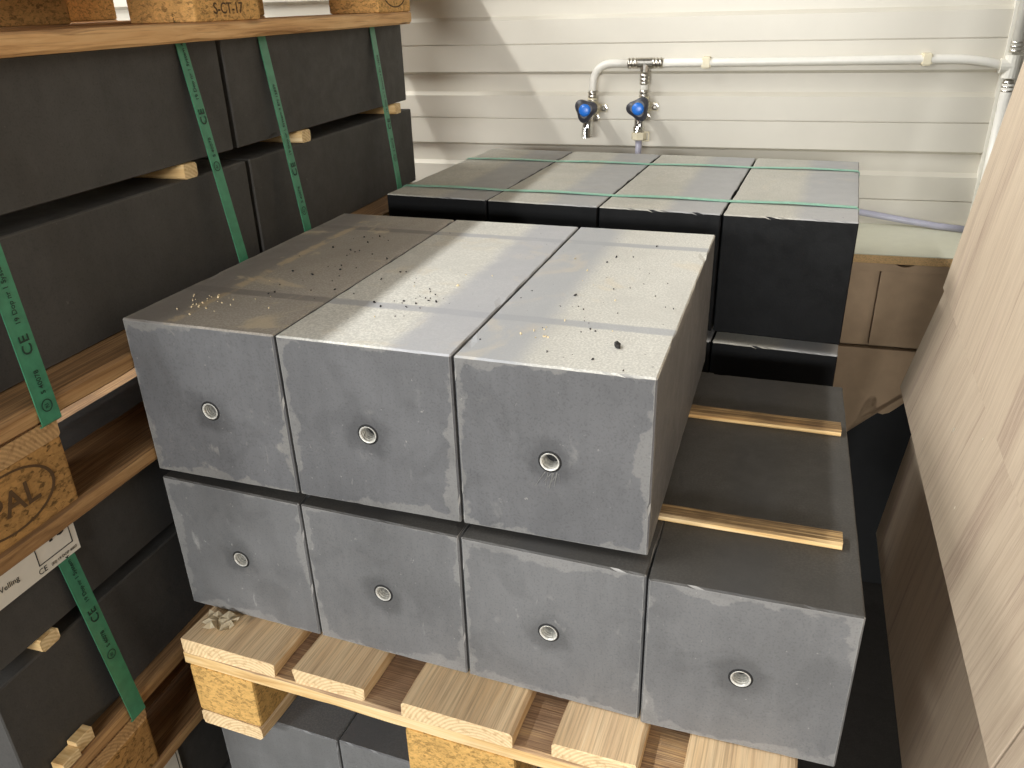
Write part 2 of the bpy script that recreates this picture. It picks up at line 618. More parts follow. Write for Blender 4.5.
tag(finish('floor', box_bm(-2.2, 3.0, -5.5, 2.0, FLOOR - 0.08, FLOOR), M_floor), kind='structure')
tag(finish('ceiling', box_bm(-2.2, 3.0, -5.5, 2.0, CEIL, CEIL + 0.06), M_hall), kind='structure')
tag(finish('wall_right', box_bm(1.21, 1.3, -1.6, 1.7, FLOOR, CEIL), M_hall), kind='structure')
tag(finish('wall_left', box_bm(-2.3, -2.2, -5.5, 2.0, FLOOR, CEIL), M_hall), kind='structure')

# ribbed sheet wall: a profile drawn in (out, z) and run along the wall
prof = []
per = 0.1800
z = FLOOR
zs0 = 0.6695 - per * 8
D = 0.014
k = 0
pts = [(0.0, FLOOR)]
zz = zs0
lev = []
while zz < CEIL + per:
    # rising: dark underside step of the rib, joint, lit ledge on top of the rib
    zd = zz - 0.129        # underside of the raised band
    lev += [(0.0, zd - 0.0045), (D, zd + 0.0030), (D, zz - 0.0625), (D - 0.004, zz - 0.0618), (D - 0.004, zz - 0.0602), (D, zz - 0.0595), (D, zz - 0.0045), (0.0, zz + 0.0045)]
    zz += per
pts += [p for p in lev if FLOOR < p[1] < CEIL]
pts.append((pts[-1][0], CEIL))
bm = bmesh.new()
cols = []
for xx in (-2.2, 1.22):
    cols.append([bm.verts.new(wallp(xx, o, z)) for o, z in pts])
for i in range(len(pts) - 1):
    bm.faces.new((cols[0][i], cols[1][i], cols[1][i + 1], cols[0][i + 1]))
back = []
for c in cols:
    back.append([bm.verts.new(c[0].co - WN * 0.05), bm.verts.new(c[-1].co - WN * 0.05)])
bm.faces.new((back[0][0], back[1][0], back[1][1], back[0][1]))
tag(finish('wall_back', bm, M_wall), kind='structure')
# corner trim
bm = bmesh.new()
Mw = Matrix((WX, -WN, Vector((0, 0, 1)))).transposed().to_4x4()
Mw.translation = wallp(1.0585, 0, 0)
box_into(bm, 0.0, 0.014, -0.017, 0.0, FLOOR, CEIL, Mw)
box_into(bm, 0.014, 0.150, -0.013, 0.0, FLOOR, CEIL, Mw)
tag(finish('trim_1', bm, M_trim), kind='structure')

# ------------------------------------------------------------------ concrete blocks
MESH = {}
INS = {}


def socket_meshes():
    """threaded steel socket: lip, bore and dark bottom"""
    bm = bmesh.new()
    M = Matrix.Rotation(radians(90), 4, 'X')     # local z -> -y
    lathe = [(0.0104, -0.004), (0.0104, 0.0006), (0.0098, 0.0013), (0.0088, 0.0010), (0.0081, 0.0),
             (0.0084, -0.002), (0.0078, -0.0035), (0.0083, -0.005), (0.0078, -0.0065), (0.0083, -0.008), (0.0078, -0.0095), (0.0078, -0.0150)]
    rings = []
    seg = 28
    for r, zc in lathe:
        rings.append([bm.verts.new(M @ Vector((r * cos(2 * pi * k / seg), r * sin(2 * pi * k / seg), zc))) for k in range(seg)])
    for a, b in zip(rings, rings[1:]):
        for k in range(seg):
            bm.faces.new((a[k], a[(k + 1) % seg], b[(k + 1) % seg], b[k]))
    me = bpy.data.meshes.new('threaded_socket')
    bm.normal_update()
    bm.to_mesh(me)
    bm.free()
    me.materials.append(M_socket)
    bm = bmesh.new()
    lathe_bm([(0.0077, -0.0155), (0.0077, -0.0140)], 16, M, bm)
    va = [[bm.verts.new(M @ Vector((rr * cos(2 * pi * k / 28), rr * sin(2 * pi * k / 28), h))) for k in range(28)] for rr, h in ((0.0122, 0.0001), (0.0112, 0.0007), (0.0098, 0.0011), (0.0098, 0.0001))]
    for A, B in zip(va, va[1:]):
        for k in range(28):
            bm.faces.new((A[k], A[(k + 1) % 28], B[(k + 1) % 28], B[k]))
    me2 = bpy.data.meshes.new('bore_bottom')
    bmesh.ops.recalc_face_normals(bm, faces=bm.faces)
    bm.to_mesh(me2)
    bm.free()
    me2.materials.append(M_dark)
    return me, me2


SOCK = socket_meshes()


def block(loc, rz, dims, mat, label, group=None, seed=0, insert=False, chips=1.0, name='concrete_block', dx=0.0, dz=0.0):
    key = (tuple(round(d, 4) for d in dims), seed, insert)
    w, l, h = dims
    if key not in MESH:
        bm = block_bm(w, l, h, seed, insert, chips)
        me = bpy.data.meshes.new(name)
        bmesh.ops.recalc_face_normals(bm, faces=bm.faces)
        bm.to_mesh(me)
        bm.free()
        MESH[key] = me
        me.materials.append(mat)
    me = MESH[key]
    if me.materials[0] != mat:
        me = me.copy()
        me.materials[0] = mat
    o = put(name, me, None, loc, (0, 0, rz))
    tag(o, label, 'block', group)
    if insert:
        s = put('threaded_socket', SOCK[0], o, (w * 0.49, 0, h * 0.475))
        s['label'] = 'steel threaded socket'
        put('bore_bottom', SOCK[1], s)
    return o


def turn(px, py, a, x, y):
    return (px + (x - px) * cos(a) - (y - py) * sin(a), py + (x - px) * sin(a) + (y - py) * cos(a))


G = 0.0028
# upper row of the front stack
xu = (-0.0013, 0.1978, 0.3985, 0.5988)
labs = ('leftmost grey concrete block in the front stack top row, brown-stained top in shadow',
        'middle grey concrete block in the front stack top row, shadow edge across its top',
        'rightmost grey concrete block in the front stack top row, white scratches below its socket')
for i in range(3):
    x, y = turn(0.4, 0, 0.029, xu[i] + G / 2, 0.0116)
    BLK3 = block((x, y, 0.2061), 0.029, (xu[i + 1] - xu[i] - G, 0.4995, 0.1961), (M_front_stained_shaded, M_front_mid, M_front)[i], labs[i], 'concrete blocks in the top row of the front stack', 10 + i, True, 1.05)
# scratch marks under the socket of the right-hand top block
bm = bmesh.new()
for x0, z0, x1, z1, w_ in ((-0.006, -0.012, -0.017, -0.031, 0.0007), (-0.003, -0.012, -0.006, -0.028, 0.0006), (0.001, -0.012, -0.008, -0.024, 0.0005), (0.002, -0.012, -0.002, -0.031, 0.0010),
                         (0.006, -0.011, 0.003, -0.028, 0.0008), (0.008, -0.012, 0.0085, -0.022, 0.0004), (0.004, -0.016, -0.003, -0.029, 0.0008)):
    v = [bm.verts.new((0.098 + a, -0.0004, 0.0931 + b)) for a, b in ((x0 - w_, z0), (x0 + w_, z0), (x1 + w_ * 0.4, z1), (x1 - w_ * 0.4, z1))]
    bm.faces.new(v)
bmesh.ops.solidify(bm, geom=list(bm.faces), thickness=0.0003)
finish('scratch_marks', bm, plain('chalky_scratch', srgb(150, 149, 146), 0.9), BLK3)['label'] = 'pale scratch marks'

# lower row of the front stack
xl = (0.0, 0.1988, 0.3990, 0.6012, 0.8016)
labs = ('leftmost grey concrete block in the bottom row of the front stack, on the pallet corner',
        'second grey concrete block from the left in the bottom row of the front stack',
        'third grey concrete block from the left in the bottom row, under the chipped top block',
        'uncovered grey concrete block at right end of the bottom row, carrying two wooden battens')
for i in range(4):
    a = 0.0399 if i == 3 else 0.0
    x, y = turn(0.7, 0, a, xl[i] + G / 2, 0.0)
    block((x, y, 0.0005), a, (xl[i + 1] - xl[i] - G, 0.4985, 0.1958), M_low, labs[i], 'concrete blocks in the bottom row of the front stack', 20 + i, True, 0.95)

# back stack
xb = (-0.0224, 0.1760, 0.3752, 0.5756, 0.7758)
aB = -0.0164
labs = ('leftmost black concrete block in the top row behind the front stack, top fully shaded',
        'second black concrete block from the left in the strapped back row, half shaded top',
        'third black concrete block from the left in the strapped back row',
        'rightmost black concrete block in the strapped back row, its whole front end showing')
for i in range(4):
    x, y = turn(0.4, 0.6504, aB, xb[i] + G / 2, 0.6504)
    block((x, y, 0.2034), aB, (xb[i + 1] - xb[i] - G, 0.5024, 0.1966), M_back, labs[i], 'black blocks in the top row of the back stack', 30 + i, False, 1.3)
labs = ('black concrete block hidden in the bottom row of the back stack',) * 3 + ('mostly hidden black concrete block at right end of the back stack bottom row',)
for i in range(4):
    x, y = turn(0.4, 0.6504, aB, xb[i] + G / 2, 0.6504)
    block((x, y, 0.0005), aB, (xb[i + 1] - xb[i] - G, 0.5024, 0.1846), M_back, labs[i], 'black blocks in the bottom row of the back stack', 30 + i, False, 1.3)


# battens
def batten(p0, p1, wid, th, label, mat, group=None, seed=0, name='wooden_batten'):
    """stick whose bottom centre line runs from p0 to p1"""
    p0, p1 = Vector(p0), Vector(p1)
    d = p1 - p0
    o = finish(name, plank_bm(d.length, wid, th, 0.0004, seed, 6), mat, None, (p0 + p1) / 2 + Vector((0, 0, th / 2)), (0, 0, math.atan2(d.y, d.x)))
    tag(o, label, 'batten', group)
    return o


batten((0.42, 0.101, 0.1966), (0.7790, 0.111, 0.1966), 0.024, 0.0092, 'pine batten nearest the camera on top of the uncovered right-hand block', M_batten, 'battens between the block rows', 1)
batten((0.41, 0.349, 0.1966), (0.7770, 0.359, 0.1966), 0.026, 0.0092, 'pine batten farther back on top of the uncovered right-hand block, dark-stained top', M_batten, 'battens between the block rows', 2)
for k, y in enumerate((0.75, 1.05)):
    batten((-0.01, y + 0.006, 0.1860), (0.77, y - 0.007, 0.1860), 0.025, 0.0170, 'pine batten hidden between the two rows of the back stack', M_batten, 'battens inside the back stack', 3 + k)


# ------------------------------------------------------------------ pallets
def pallet(origin, rz, label, decks, xblocks, mats, group=None, seed=0, mirror=False, stringer_x=(0.0, 0.8)):
    """four-way pallet: x across 0.8 m, y along 1.2 m, z up 0.144 m"""
    deck_m, edge_m, chip_m = mats
    e = empty('wooden_pallet', origin, rz)
    tag(e, label, 'pallet', group)
    for i, (a, b) in enumerate(decks):
        finish('deck_board', plank_bm(1.2, b - a, 0.022, 0.0014, seed + i, 30), deck_m, e, ((a + b) / 2, 0.6 + (0.0, 0.002, -0.003, 0.001, 0.0)[i % 5], 0.133), (0, 0, pi / 2))
    for i, yc in enumerate((0.0725, 0.6, 1.1275)):
        finish('stringer_board', plank_bm(stringer_x[1] - stringer_x[0], 0.145, 0.022, 0.0012, seed + 10 + i, 20), edge_m, e, ((stringer_x[0] + stringer_x[1]) / 2, yc, 0.111))
        for j, (a, b) in enumerate(xblocks):
            bm = box_bm(-(b - a) / 2, (b - a) / 2, -0.0725, 0.0725, -0.039, 0.039, 0.004, 2)
            finish('pallet_block', bm, chip_m, e, ((a + b) / 2, yc, 0.061))
    for j, (a, b) in enumerate(xblocks):
        finish('bottom_board', plank_bm(1.2, b - a, 0.022, 0.0014, seed + 20 + j, 30), edge_m if j else deck_m, e, ((a + b) / 2, 0.6, 0.011), (0, 0, pi / 2))
    return e


EUR = ((0.0, 0.145), (0.186, 0.286), (0.3275, 0.4725), (0.514, 0.614), (0.655, 0.8))
EUB = ((0.0, 0.1), (0.3275, 0.4725), (0.7, 0.8))
M_stringer = wood('worn_stringer_wood', srgb(226, 190, 132), srgb(190, 146, 90), srgb(242, 216, 168), srgb(156, 124, 98), 0.95)
fp = pallet((0.030, -0.060, -0.144), 0.0, 'wooden pallet with sawn plank ends, carrying the grey and black block stacks',
            ((0.0, 0.140), (0.165, 0.262), (0.312, 0.447), (0.490, 0.582), (0.626, 0.735)), ((0.004, 0.100), (0.312, 0.447), (0.638, 0.735)), (M_deck, M_stringer, M_chip), 'pallets', 100, stringer_x=(0.0, 0.735))

# charcoal blocks the front pallet stands on
zr = -0.1445
labs = ['leftmost charcoal block below the front pallet, top showing past the pallet foot',
        'second charcoal block from left under the front pallet'] + ['charcoal block in shade under the right half of the front pallet'] * 2
for i in range(4):
    ux, uw = ((0.027, 0.1920), (0.2205, 0.1615), (0.3840, 0.1615), (0.5475, 0.1615))[i]
    block((ux, -0.030 + 0.002 * (i % 2), zr - 0.1505), 0.0, (uw, 0.6, 0.150), M_under, labs[i], 'charcoal blocks under the front pallet', 50 + i % 3, False, 0.6)
    block((ux, 0.573, zr - 0.1505), 0.0, (uw, 0.6, 0.150), M_under, 'charcoal concrete block hidden at the back under the front pallet', 'hidden charcoal blocks under the pallets', 50 + i % 3, False, 0.6)
    for yy in (-0.030, 0.573):
        block((ux, yy, zr - 0.3045), 0.0, (uw, 0.6, 0.150), M_under, 'charcoal concrete block hidden in the lowest row under the front pallet', 'hidden charcoal blocks in the lowest row', 50 + i % 3, False, 0.6)
pallet((-0.03, -0.030, -0.594), 0.0, 'wooden pallet hidden at the very bottom of the front stack', EUR, EUB, (M_deck, M_fresh, M_chip), 'pallets', 180)

# ------------------------------------------------------------------ left-hand tower of pallets
aL = 0.0607
cL, sL = cos(aL), sin(aL)


def Lp(dx, y, z):
    return Vector((-0.081 + dx * cL - (y - 0.4) * sL, 0.4 + (y - 0.4) * cL + dx * sL, z))


def lblock(y0, z0, l, h, label, group, seed, dx=0.0, wid=0.148):
    return block(Lp(dx - wid, y0, z0), aL, (wid, l, h), M_left, label, group, 60 + seed, False, 0.7)


gT = 'anthracite blocks strapped on the upper left pallet'
lblock(-0.262, 0.5293, 0.5935, 0.1440, 'near anthracite block, upper row, directly under the top pallet on the left', gT, 0)
lblock(0.3425, 0.5293, 0.600, 0.1440, 'far anthracite block, upper row, directly under the top pallet, next to the ribbed wall', gT, 1)
lblock(-0.240, 0.3607, 0.5935, 0.1490, 'near anthracite block, lower row on the upper left pallet, crossed by two green straps', gT, 2)
lblock(0.3635, 0.3607, 0.597, 0.1490, 'far anthracite block, lower row on the upper left pallet, partly behind the front stack', gT, 3)
gM = 'anthracite blocks on the lower left pallet'
lblock(-0.262, 0.0775, 0.600, 0.1375, 'anthracite block at lower left carrying the white label', gM, 4)
lblock(0.342, 0.0775, 0.600, 0.1375, 'anthracite block hidden behind the front stack in the labelled row', gM, 5)
lblock(-0.246, -0.0860, 0.600, 0.1460, 'anthracite block at lower left below the labelled one, standing on a pallet', gM, 6)
lblock(0.358, -0.0860, 0.600, 0.1460, 'anthracite block hidden behind the front stack on the lower left pallet', gM, 7)
gB = 'anthracite blocks under the lowest left pallet'
lblock(-0.250, -0.3770, 0.600, 0.1460, 'anthracite block in the dark under the lower left pallet, a white label corner on it', gB, 0)
lblock(0.354, -0.3770, 0.600, 0.1460, 'anthracite block hidden behind the front stack at the bottom left', gB, 1)
lblock(-0.250, -0.5400, 0.600, 0.1460, 'anthracite block hidden in the lowest row of the left tower', gB, 2)
lblock(0.354, -0.5400, 0.600, 0.1460, 'anthracite block hidden in the lowest row of the left tower', gB, 2)

M_pale_old = wood('tan_pallet_plank', srgb(216, 170, 116), srgb(160, 116, 70), srgb(230, 192, 140), srgb(190, 150, 110), 0.6)
M_chip_tan = chip('tan_pressed_chip_block', srgb(206, 160, 98), 170, 0.8)
mo = (M_old, M_old, M_chip_old)
p3 = pallet(Lp(0.030 - 0.8, -0.270, 0.6740), aL, 'wooden pallet at upper left on top of the anthracite blocks, chip blocks with stamps', EUR, EUB, (M_pale_old, M_pale_old, M_chip_tan), 'pallets', 220)
p2 = pallet(Lp(0.055 - 0.8, -0.265, 0.2160), aL, 'wooden pallet at middle left between the two strapped loads, big stamped chip block', EUR, EUB, mo, 'pallets', 260)
p1 = pallet(Lp(0.020 - 0.8, -0.235, -0.2305), aL, 'wooden pallet at bottom left under the lower anthracite blocks', EUR, EUB, mo, 'pallets', 300)
pallet(Lp(0.020 - 0.8, -0.245, -0.6845), aL, 'wooden pallet hidden at the foot of the left tower', EUR, EUB, mo, 'pallets', 340)

# unseen flat sheets, added on the top pallet so their edge throws the long shadow
bm = box_bm(0.30, 0.55, -0.9, 1.70, 0.0, 0.042, 0.001)
tag(finish('shadow_sheet_bundle', bm, M_mdf, None, Lp(-0.010 - 0.55, 0.0, 0.8185) + Vector((-0.056, 0, 0)), (0, 0, 0.085)), 'unseen bundle of flat boards added on the top left pallet to cast a shadow', 'boards')

# battens in the left tower
for k, (y, d) in enumerate(((0.226, 0.004), (0.524, 0.004), (0.884, 0.006))):
    batten(Lp(-0.50, y, 0.5100), Lp(d, y, 0.5100), 0.026, 0.0188,
           ('nearest of three pine batten ends poking out between the upper left block rows',
            'pine batten end poking out between the upper left rows, middle of three',
            'pine batten end poking out between the upper left rows, farthest, beside the ribbed wall')[k], M_fresh, 'battens in the upper left load', 30 + k)
batten(Lp(-0.50, -0.170, 0.0603), Lp(0.004, -0.168, 0.0603), 0.026, 0.0168, 'pine batten end poking out below the white-labelled block at lower left', M_fresh, None, 35)
# short stub on the lowest pallet's deck
e = empty('wooden_stub', Lp(0.001, -0.190, -0.0862), aL)
tag(e, 'short pale pine offcut lying on the lower left pallet edge', 'offcut')
bm = bmesh.new()
box_into(bm, 0.001, 0.019, -0.026, 0.0, 0.0, 0.012)
box_into(bm, 0.001, 0.015, 0.0, 0.026, 0.0, 0.018)
bmesh.ops.bevel(bm, geom=list(bm.edges), offset=0.0008, segments=1, affect='EDGES')
finish('offcut_body', bm, M_fresh, e)


# straps of the left tower
def strap(y0, y1, z0, z1, d0, d1, label, group, text=None, t_off=0.0, w=0.0195):
    e = empty('packing_strap', Lp(d0, y0, z0), 0)
    tag(e, label, 'strap', group)
    inv = Vector(e.location)
    A, B = Lp(d0, y0, z0), Lp(d1, y1, z1)
    side = Vector((-sL, cL, 0))
    out = Vector((cL, sL, 0))
    path = [Lp(d0 - 0.10, y0, z0 + 0.0006), Lp(d0 - 0.004, y0, z0 + 0.0006), A, B, Lp(d1 - 0.002, y1, z1 - 0.0016), Lp(d1 - 0.08, y1, z1 - 0.0016)]
    bm = bmesh.new()
    rings = []
    for i, p in enumerate(path):
        t = (path[min(i + 1, 5)] - path[max(i - 1, 0)]).normalized()
        nrm = side.cross(t).normalized()
        rings.append([bm.verts.new(p + side * sx * w / 2 + nrm * sn * 0.0005 - inv) for sx, sn in ((-1, -1), (1, -1), (1, 1), (-1, 1))])
    for a, b in zip(rings, rings[1:]):
        for k in range(4):
            bm.faces.new((a[k], a[(k + 1) % 4], b[(k + 1) % 4], b[k]))
    bm.faces.new(rings[0])
    bm.faces.new(rings[-1])
    band = finish('strap_band', bm, M_strap, e)
    if text:
        up = (A - B).normalized()
        F = lambda t, sd, o=0.0012: frame_M(B + up * t + side * sd - inv + out * o, up, -side)
        text_mesh('strap_code', 'S 40078', 0.0078, M_ink, band, F(t_off, 0.0035), 0.00005)
        text_mesh('certification_mark', 'CE', 0.0165, M_ink, band, F(t_off + 0.041, 0.0062), 0.0001, space=1.1)
        text_mesh('strap_print', text, 0.0078, M_ink, band, F(t_off + 0.072, 0.0035), 0.00005)
        bm = bmesh.new()
        R0 = F(t_off - 0.012, 0.0)
        va = [[bm.verts.new(R0 @ Vector((rr * cos(2 * pi * k / 24), rr * sin(2 * pi * k / 24), h))) for k in range(24)] for rr, h in ((0.0064, 0), (0.0064, 0.0002), (0.0054, 0.0002), (0.0054, 0))]
        for P_, Q_ in zip(va, va[1:]):
            for k in range(24):
                bm.faces.new((P_[k], P_[(k + 1) % 24], Q_[(k + 1) % 24], Q_[k]))
        finish('round_mark', bm, M_ink, band)
        text_mesh('round_mark_letters', 'RI', 0.006, M_ink, band, F(t_off - 0.015, 0.002))
    return e


gs = 'green straps on the upper left load'
t1 = '19 Dop nr 1 System 4 EN 12839'
strap(-0.098, -0.128, 0.6735, 0.3365, 0.0012, 0.0590, 'green printed strap at far left, running down to the middle pallet edge', gs, t1, 0.030, 0.0245)
strap(0.256, 0.240, 0.6735, 0.3365, 0.0012, 0.0590, 'green printed strap just left of the gap between upper left blocks', gs, t1, 0.200)
strap(0.440, 0.412, 0.6735, 0.3365, 0.0012, 0.0590, 'green printed strap just right of the gap between upper left blocks', gs, t1, 0.100)
strap(0.808, 0.758, 0.6735, 0.3365, 0.0012, 0.0590, 'green strap nearest the ribbed wall, on the far end of the upper left load', gs, t1, 0.12)
strap(-0.124, -0.104, 0.2157, -0.1095, 0.0022, 0.0240, 'green printed strap at lower left, coming from under the white label', 'green straps on the lower left load', t1, 0.12, 0.0235)

# white label on the lower load
e = empty('paper_label', Lp(0.0005, -0.34, 0.1485), 0)
tag(e, 'large white printed label at lower left under the middle pallet', 'label')
inv = Vector(e.location)
LB = frame_M(Lp(0.0078, -0.3435, 0.1485) - inv, (-sL, cL, 0), (0, 0, 1))
bm = bmesh.new()
box_into(bm, 0, 0.2450, 0, 0.0660, -0.0006, 0.0, LB)
sheet = finish('label_sheet', bm, M_paper, e)
Tx = lambda x, y: LB @ Matrix.Translation((x, y, 0.0003))
text_mesh('label_words', 'Velling', 0.0094, M_black, sheet, Tx(0.1385, 0.0165))
text_mesh('label_certification', 'CE', 0.0100, M_black, sheet, Tx(0.1860, 0.0040))
text_mesh('label_recycling', '(RI) 19 DOP 4007', 0.0050, M_black, sheet, Tx(0.2035, 0.0045))
text_mesh('label_number', '40', 0.034, M_black, sheet, Tx(0.200, 0.0330), 0.0006)
bm = bmesh.new()
for a in ((0.189, 0.2375, 0.0140, 0.0152), (0.189, 0.1902, 0.0140, 0.066), (0.2363, 0.2375, 0.0140, 0.066)):
    box_into(bm, a[0], a[1], a[2], a[3], 0.0002, 0.0004, LB)
finish('label_frame', bm, M_black, sheet)
# label corner on the lowest load
e = empty('paper_label', Lp(0.0005, -0.10, -0.305), 0)
tag(e, 'white label corner on the dark block at the bottom left edge', 'label')
inv = Vector(e.location)
LB0 = frame_M(Lp(0.0032, -0.232, -0.306) - inv, (-sL, cL, 0), (0, 0, 1))
bm = bmesh.new()
box_into(bm, 0, 0.187, 0, 0.062, -0.0006, 0.0, LB0)
s0 = finish('label_sheet', bm, M_paper, e)
bm = bmesh.new()
for a in ((0.125, 0.183, 0.010, 0.0112), (0.1818, 0.183, 0.010, 0.062)):
    box_into(bm, a[0], a[1], a[2], a[3], 0.0002, 0.0004, LB0)
finish('label_frame', bm, M_black, s0)


# stamps burnt into the pallet blocks (each a child of its pallet)
def stamp(pal, y, z, kind):
    # pallet-local: side face at x=0.8, y along, z up
    F = frame_M((0.8004, y, z), (0, 1, 0), (0, 0, 1))
    if kind == 'oval':
        bm = bmesh.new()
        n = 40
        for r0 in (1.0,):
            va = [[bm.verts.new(F @ Vector((0.056 * s * cos(2 * pi * k / n), 0.032 * s * sin(2 * pi * k / n), h))) for k in range(n)] for s, h in ((1.0, 0), (1.0, 0.0003), (0.93, 0.0003), (0.93, 0))]
            for A, B in zip(va, va[1:]):
                for k in range(n):
                    bm.faces.new((A[k], A[(k + 1) % n], B[(k + 1) % n], B[k]))
        s = finish('burnt_stamp', bm, M_stamp, pal)
        text_mesh('stamp_letters', 'EPAL', 0.036, M_stamp, s, F @ Matrix.Translation((-0.043, -0.012, 0.0002)), 0.0004)
    else:
        bm = bmesh.new()
        for a in ((-0.040, 0.045, -0.014, -0.0125), (-0.040, -0.0385, -0.014, 0.030), (0.0435, 0.045, -0.014, 0.030), (-0.040, 0.045, 0.0285, 0.030)):
            box_into(bm, a[0], a[1], a[2], a[3], 0, 0.0003, F)
        s = finish('burnt_stamp', bm, M_stamp, pal)
        text_mesh('stamp_letters', 'IVW', 0.034, M_stamp, s, F @ Matrix.Translation((-0.022, -0.010, 0.0002)), 0.0003)
        text_mesh('stamp_digits', 'S-CT-17', 0.019, M_stamp, s, F @ Matrix.Translation((-0.034, -0.030, 0.0002)), 0.0002)


stamp(p2, 0.068, 0.064, 'oval')
stamp(p3, 0.600, 0.061, 'box')
stamp(p3, 1.128, 0.062, 'oval')


# straps across the back stack
def cross_strap(y0, y1, label):
    e = empty('packing_strap', (0.38, (y0 + y1) / 2, 0.4008))
    tag(e, label, 'strap', 'green straps across the back stack')
    inv = Vector(e.location)
    xl_, xr_ = -0.0215, 0.7745
    if y0 > 0.9:
        xl_, xr_ = -0.016, 0.7805
    pts = [(xl_ - 0.0012, y0, 0.21), (xl_ - 0.0012, y0, 0.398), (xl_ + 0.002, y0, 0.4012)]
    for k in range(1, 16):
        t = k / 16
        pts.append((xl_ + (xr_ - xl_) * t, y0 + (y1 - y0) * t, 0.4014 + 0.0022 * sin(pi * ((t * 4) % 1.0)) ** 2))
    pts += [(xr_ - 0.002, y1, 0.4012), (xr_ + 0.0012, y1, 0.398), (xr_ + 0.0012, y1, 0.21)]
    pts = [Vector(p) for p in pts]
    bm = bmesh.new()
    w = 0.013
    rings = []
    for i, p in enumerate(pts):
        t = (pts[min(i + 1, len(pts) - 1)] - pts[max(i - 1, 0)]).normalized()
        nrm = t.cross(Vector((0, 1, 0))).normalized()
        rings.append([bm.verts.new(p + Vector((0, a * w / 2, 0)) - nrm * (b * 0.0004) - inv) for a, b in ((-1, -1), (1, -1), (1, 1), (-1, 1))])
    for a, b in zip(rings, rings[1:]):
        for k in range(4):
            bm.faces.new((a[k], a[(k + 1) % 4], b[(k + 1) % 4], b[k]))
    bm.faces.new(rings[0])
    bm.faces.new(rings[-1])
    finish('strap_band', bm, M_strap2, e)


M_strap2 = plain('pale_green_polyester_strap', srgb(118, 172, 150), 0.3, 0.0, 0.12, 90)
cross_strap(0.728, 0.738, 'thin green strap across the black back blocks, nearer the camera')
cross_strap(1.018, 1.044, 'thin green strap across the black back blocks, nearer the ribbed wall')

# ------------------------------------------------------------------ water pipe and taps on the wall
PO = 0.034
pe = empty('water_pipe', wallp(0.28, PO, 0.562))
tag(pe, 'white water pipe running along the ribbed wall to the corner', 'pipe')
inv = Vector(pe.location)
wp = lambda x, o, z: wallp(x, o, z) - inv
R = 0.0098
pts = [wp(0.147, PO, 0.485), wp(0.147, PO, 0.508)] + bez(wp(0.147, PO, 0.510), wp(0.147, PO, 0.5635), wp(0.200, PO, 0.5635), 10) + [wp(0.250, PO, 0.5635)]
finish('pipe_run', tube_bm(pts, R), M_pipe, pe, smooth=True)
pts = [wp(0.300, PO, 0.5635), wp(0.5, PO, 0.5638), wp(0.75, PO, 0.566), wp(0.93, PO, 0.567)] + bez(wp(0.95, PO, 0.567), wp(1.01, PO, 0.5665), wp(1.052, PO, 0.553), 8)
finish('pipe_run', tube_bm(pts, R), M_pipe, pe, smooth=True)
finish('pipe_run', tube_bm([wp(0.276, PO, 0.535), wp(0.276, PO, 0.490)], R), M_pipe, pe, smooth=True)
finish('pipe_run', tube_bm([wp(1.074, PO, 0.585), wp(1.074, PO, CEIL)], R * 1.25), M_pipe, pe, smooth=True)
finish('pipe_run', tube_bm([wp(1.074, PO, 0.515), wp(1.074, PO, 0.0)], R * 1.25), M_pipe, pe, smooth=True)


def tee(x, z, horiz=True, left=True, s=1.0):
    bm = bmesh.new()
    tube_bm([wp(x - (0.018 if left else 0.0) * s, PO, z), wp(x + (0.018 if horiz else 0.0) * s + (0.004 if not horiz else 0), PO, z)], 0.0125 * s, 14, True, bm)
    tube_bm([wp(x, PO, z + (0.0 if horiz else 0.018 * s)), wp(x, PO, z - 0.020 * s)], 0.0125 * s, 14, True, bm)
    o = finish('tee_fitting', bm, M_steel if horiz else M_trim, pe)
    return o


def sleeve(p, axis, n=3):
    """ribbed press sleeve"""
    bm = bmesh.new()
    a = Vector(axis).normalized()
    prof_ = []
    rad = []
    L = 0.026
    m = n * 4
    for i in range(m + 1):
        prof_.append(Vector(p) + a * (L * (i / m - 0.5)))
        rad.append(0.0128 if (i % 4) in (1, 2) else 0.0112)
    tube_bm(prof_, 0, 14, True, bm, rad)
    finish('press_sleeve', bm, M_steel, pe, smooth=True)


tee(0.276, 0.5635)
sleeve(wp(0.246, PO, 0.5635), WX)
sleeve(wp(0.306, PO, 0.5635), WX)
sleeve(wp(0.276, PO, 0.527), (0, 0, 1))
sleeve(wp(0.276, PO, 0.489), (0, 0, 1))
sleeve(wp(0.147, PO, 0.487), (0, 0, 1))
tee(1.072, 0.552, False, True, 1.25)
sleeve(wp(1.074, PO, 0.592), (0, 0, 1))
sleeve(wp(1.074, PO, 0.510), (0, 0, 1))
for x, z in ((0.421, 0.5636), (0.901, 0.5668)):
    bm = bmesh.new()
    Mc = Matrix((WX, -WN, Vector((0, 0, 1)))).transposed().to_4x4()
    Mc.translation = wp(x, 0, z)
    box_into(bm, -0.011, 0.011, -(PO + 0.011), -0.008, -0.013, 0.013, Mc)
    bmesh.ops.bevel(bm, geom=list(bm.edges), offset=0.003, segments=2, affect='EDGES')
    c = finish('pipe_clip', bm, M_cream, pe)


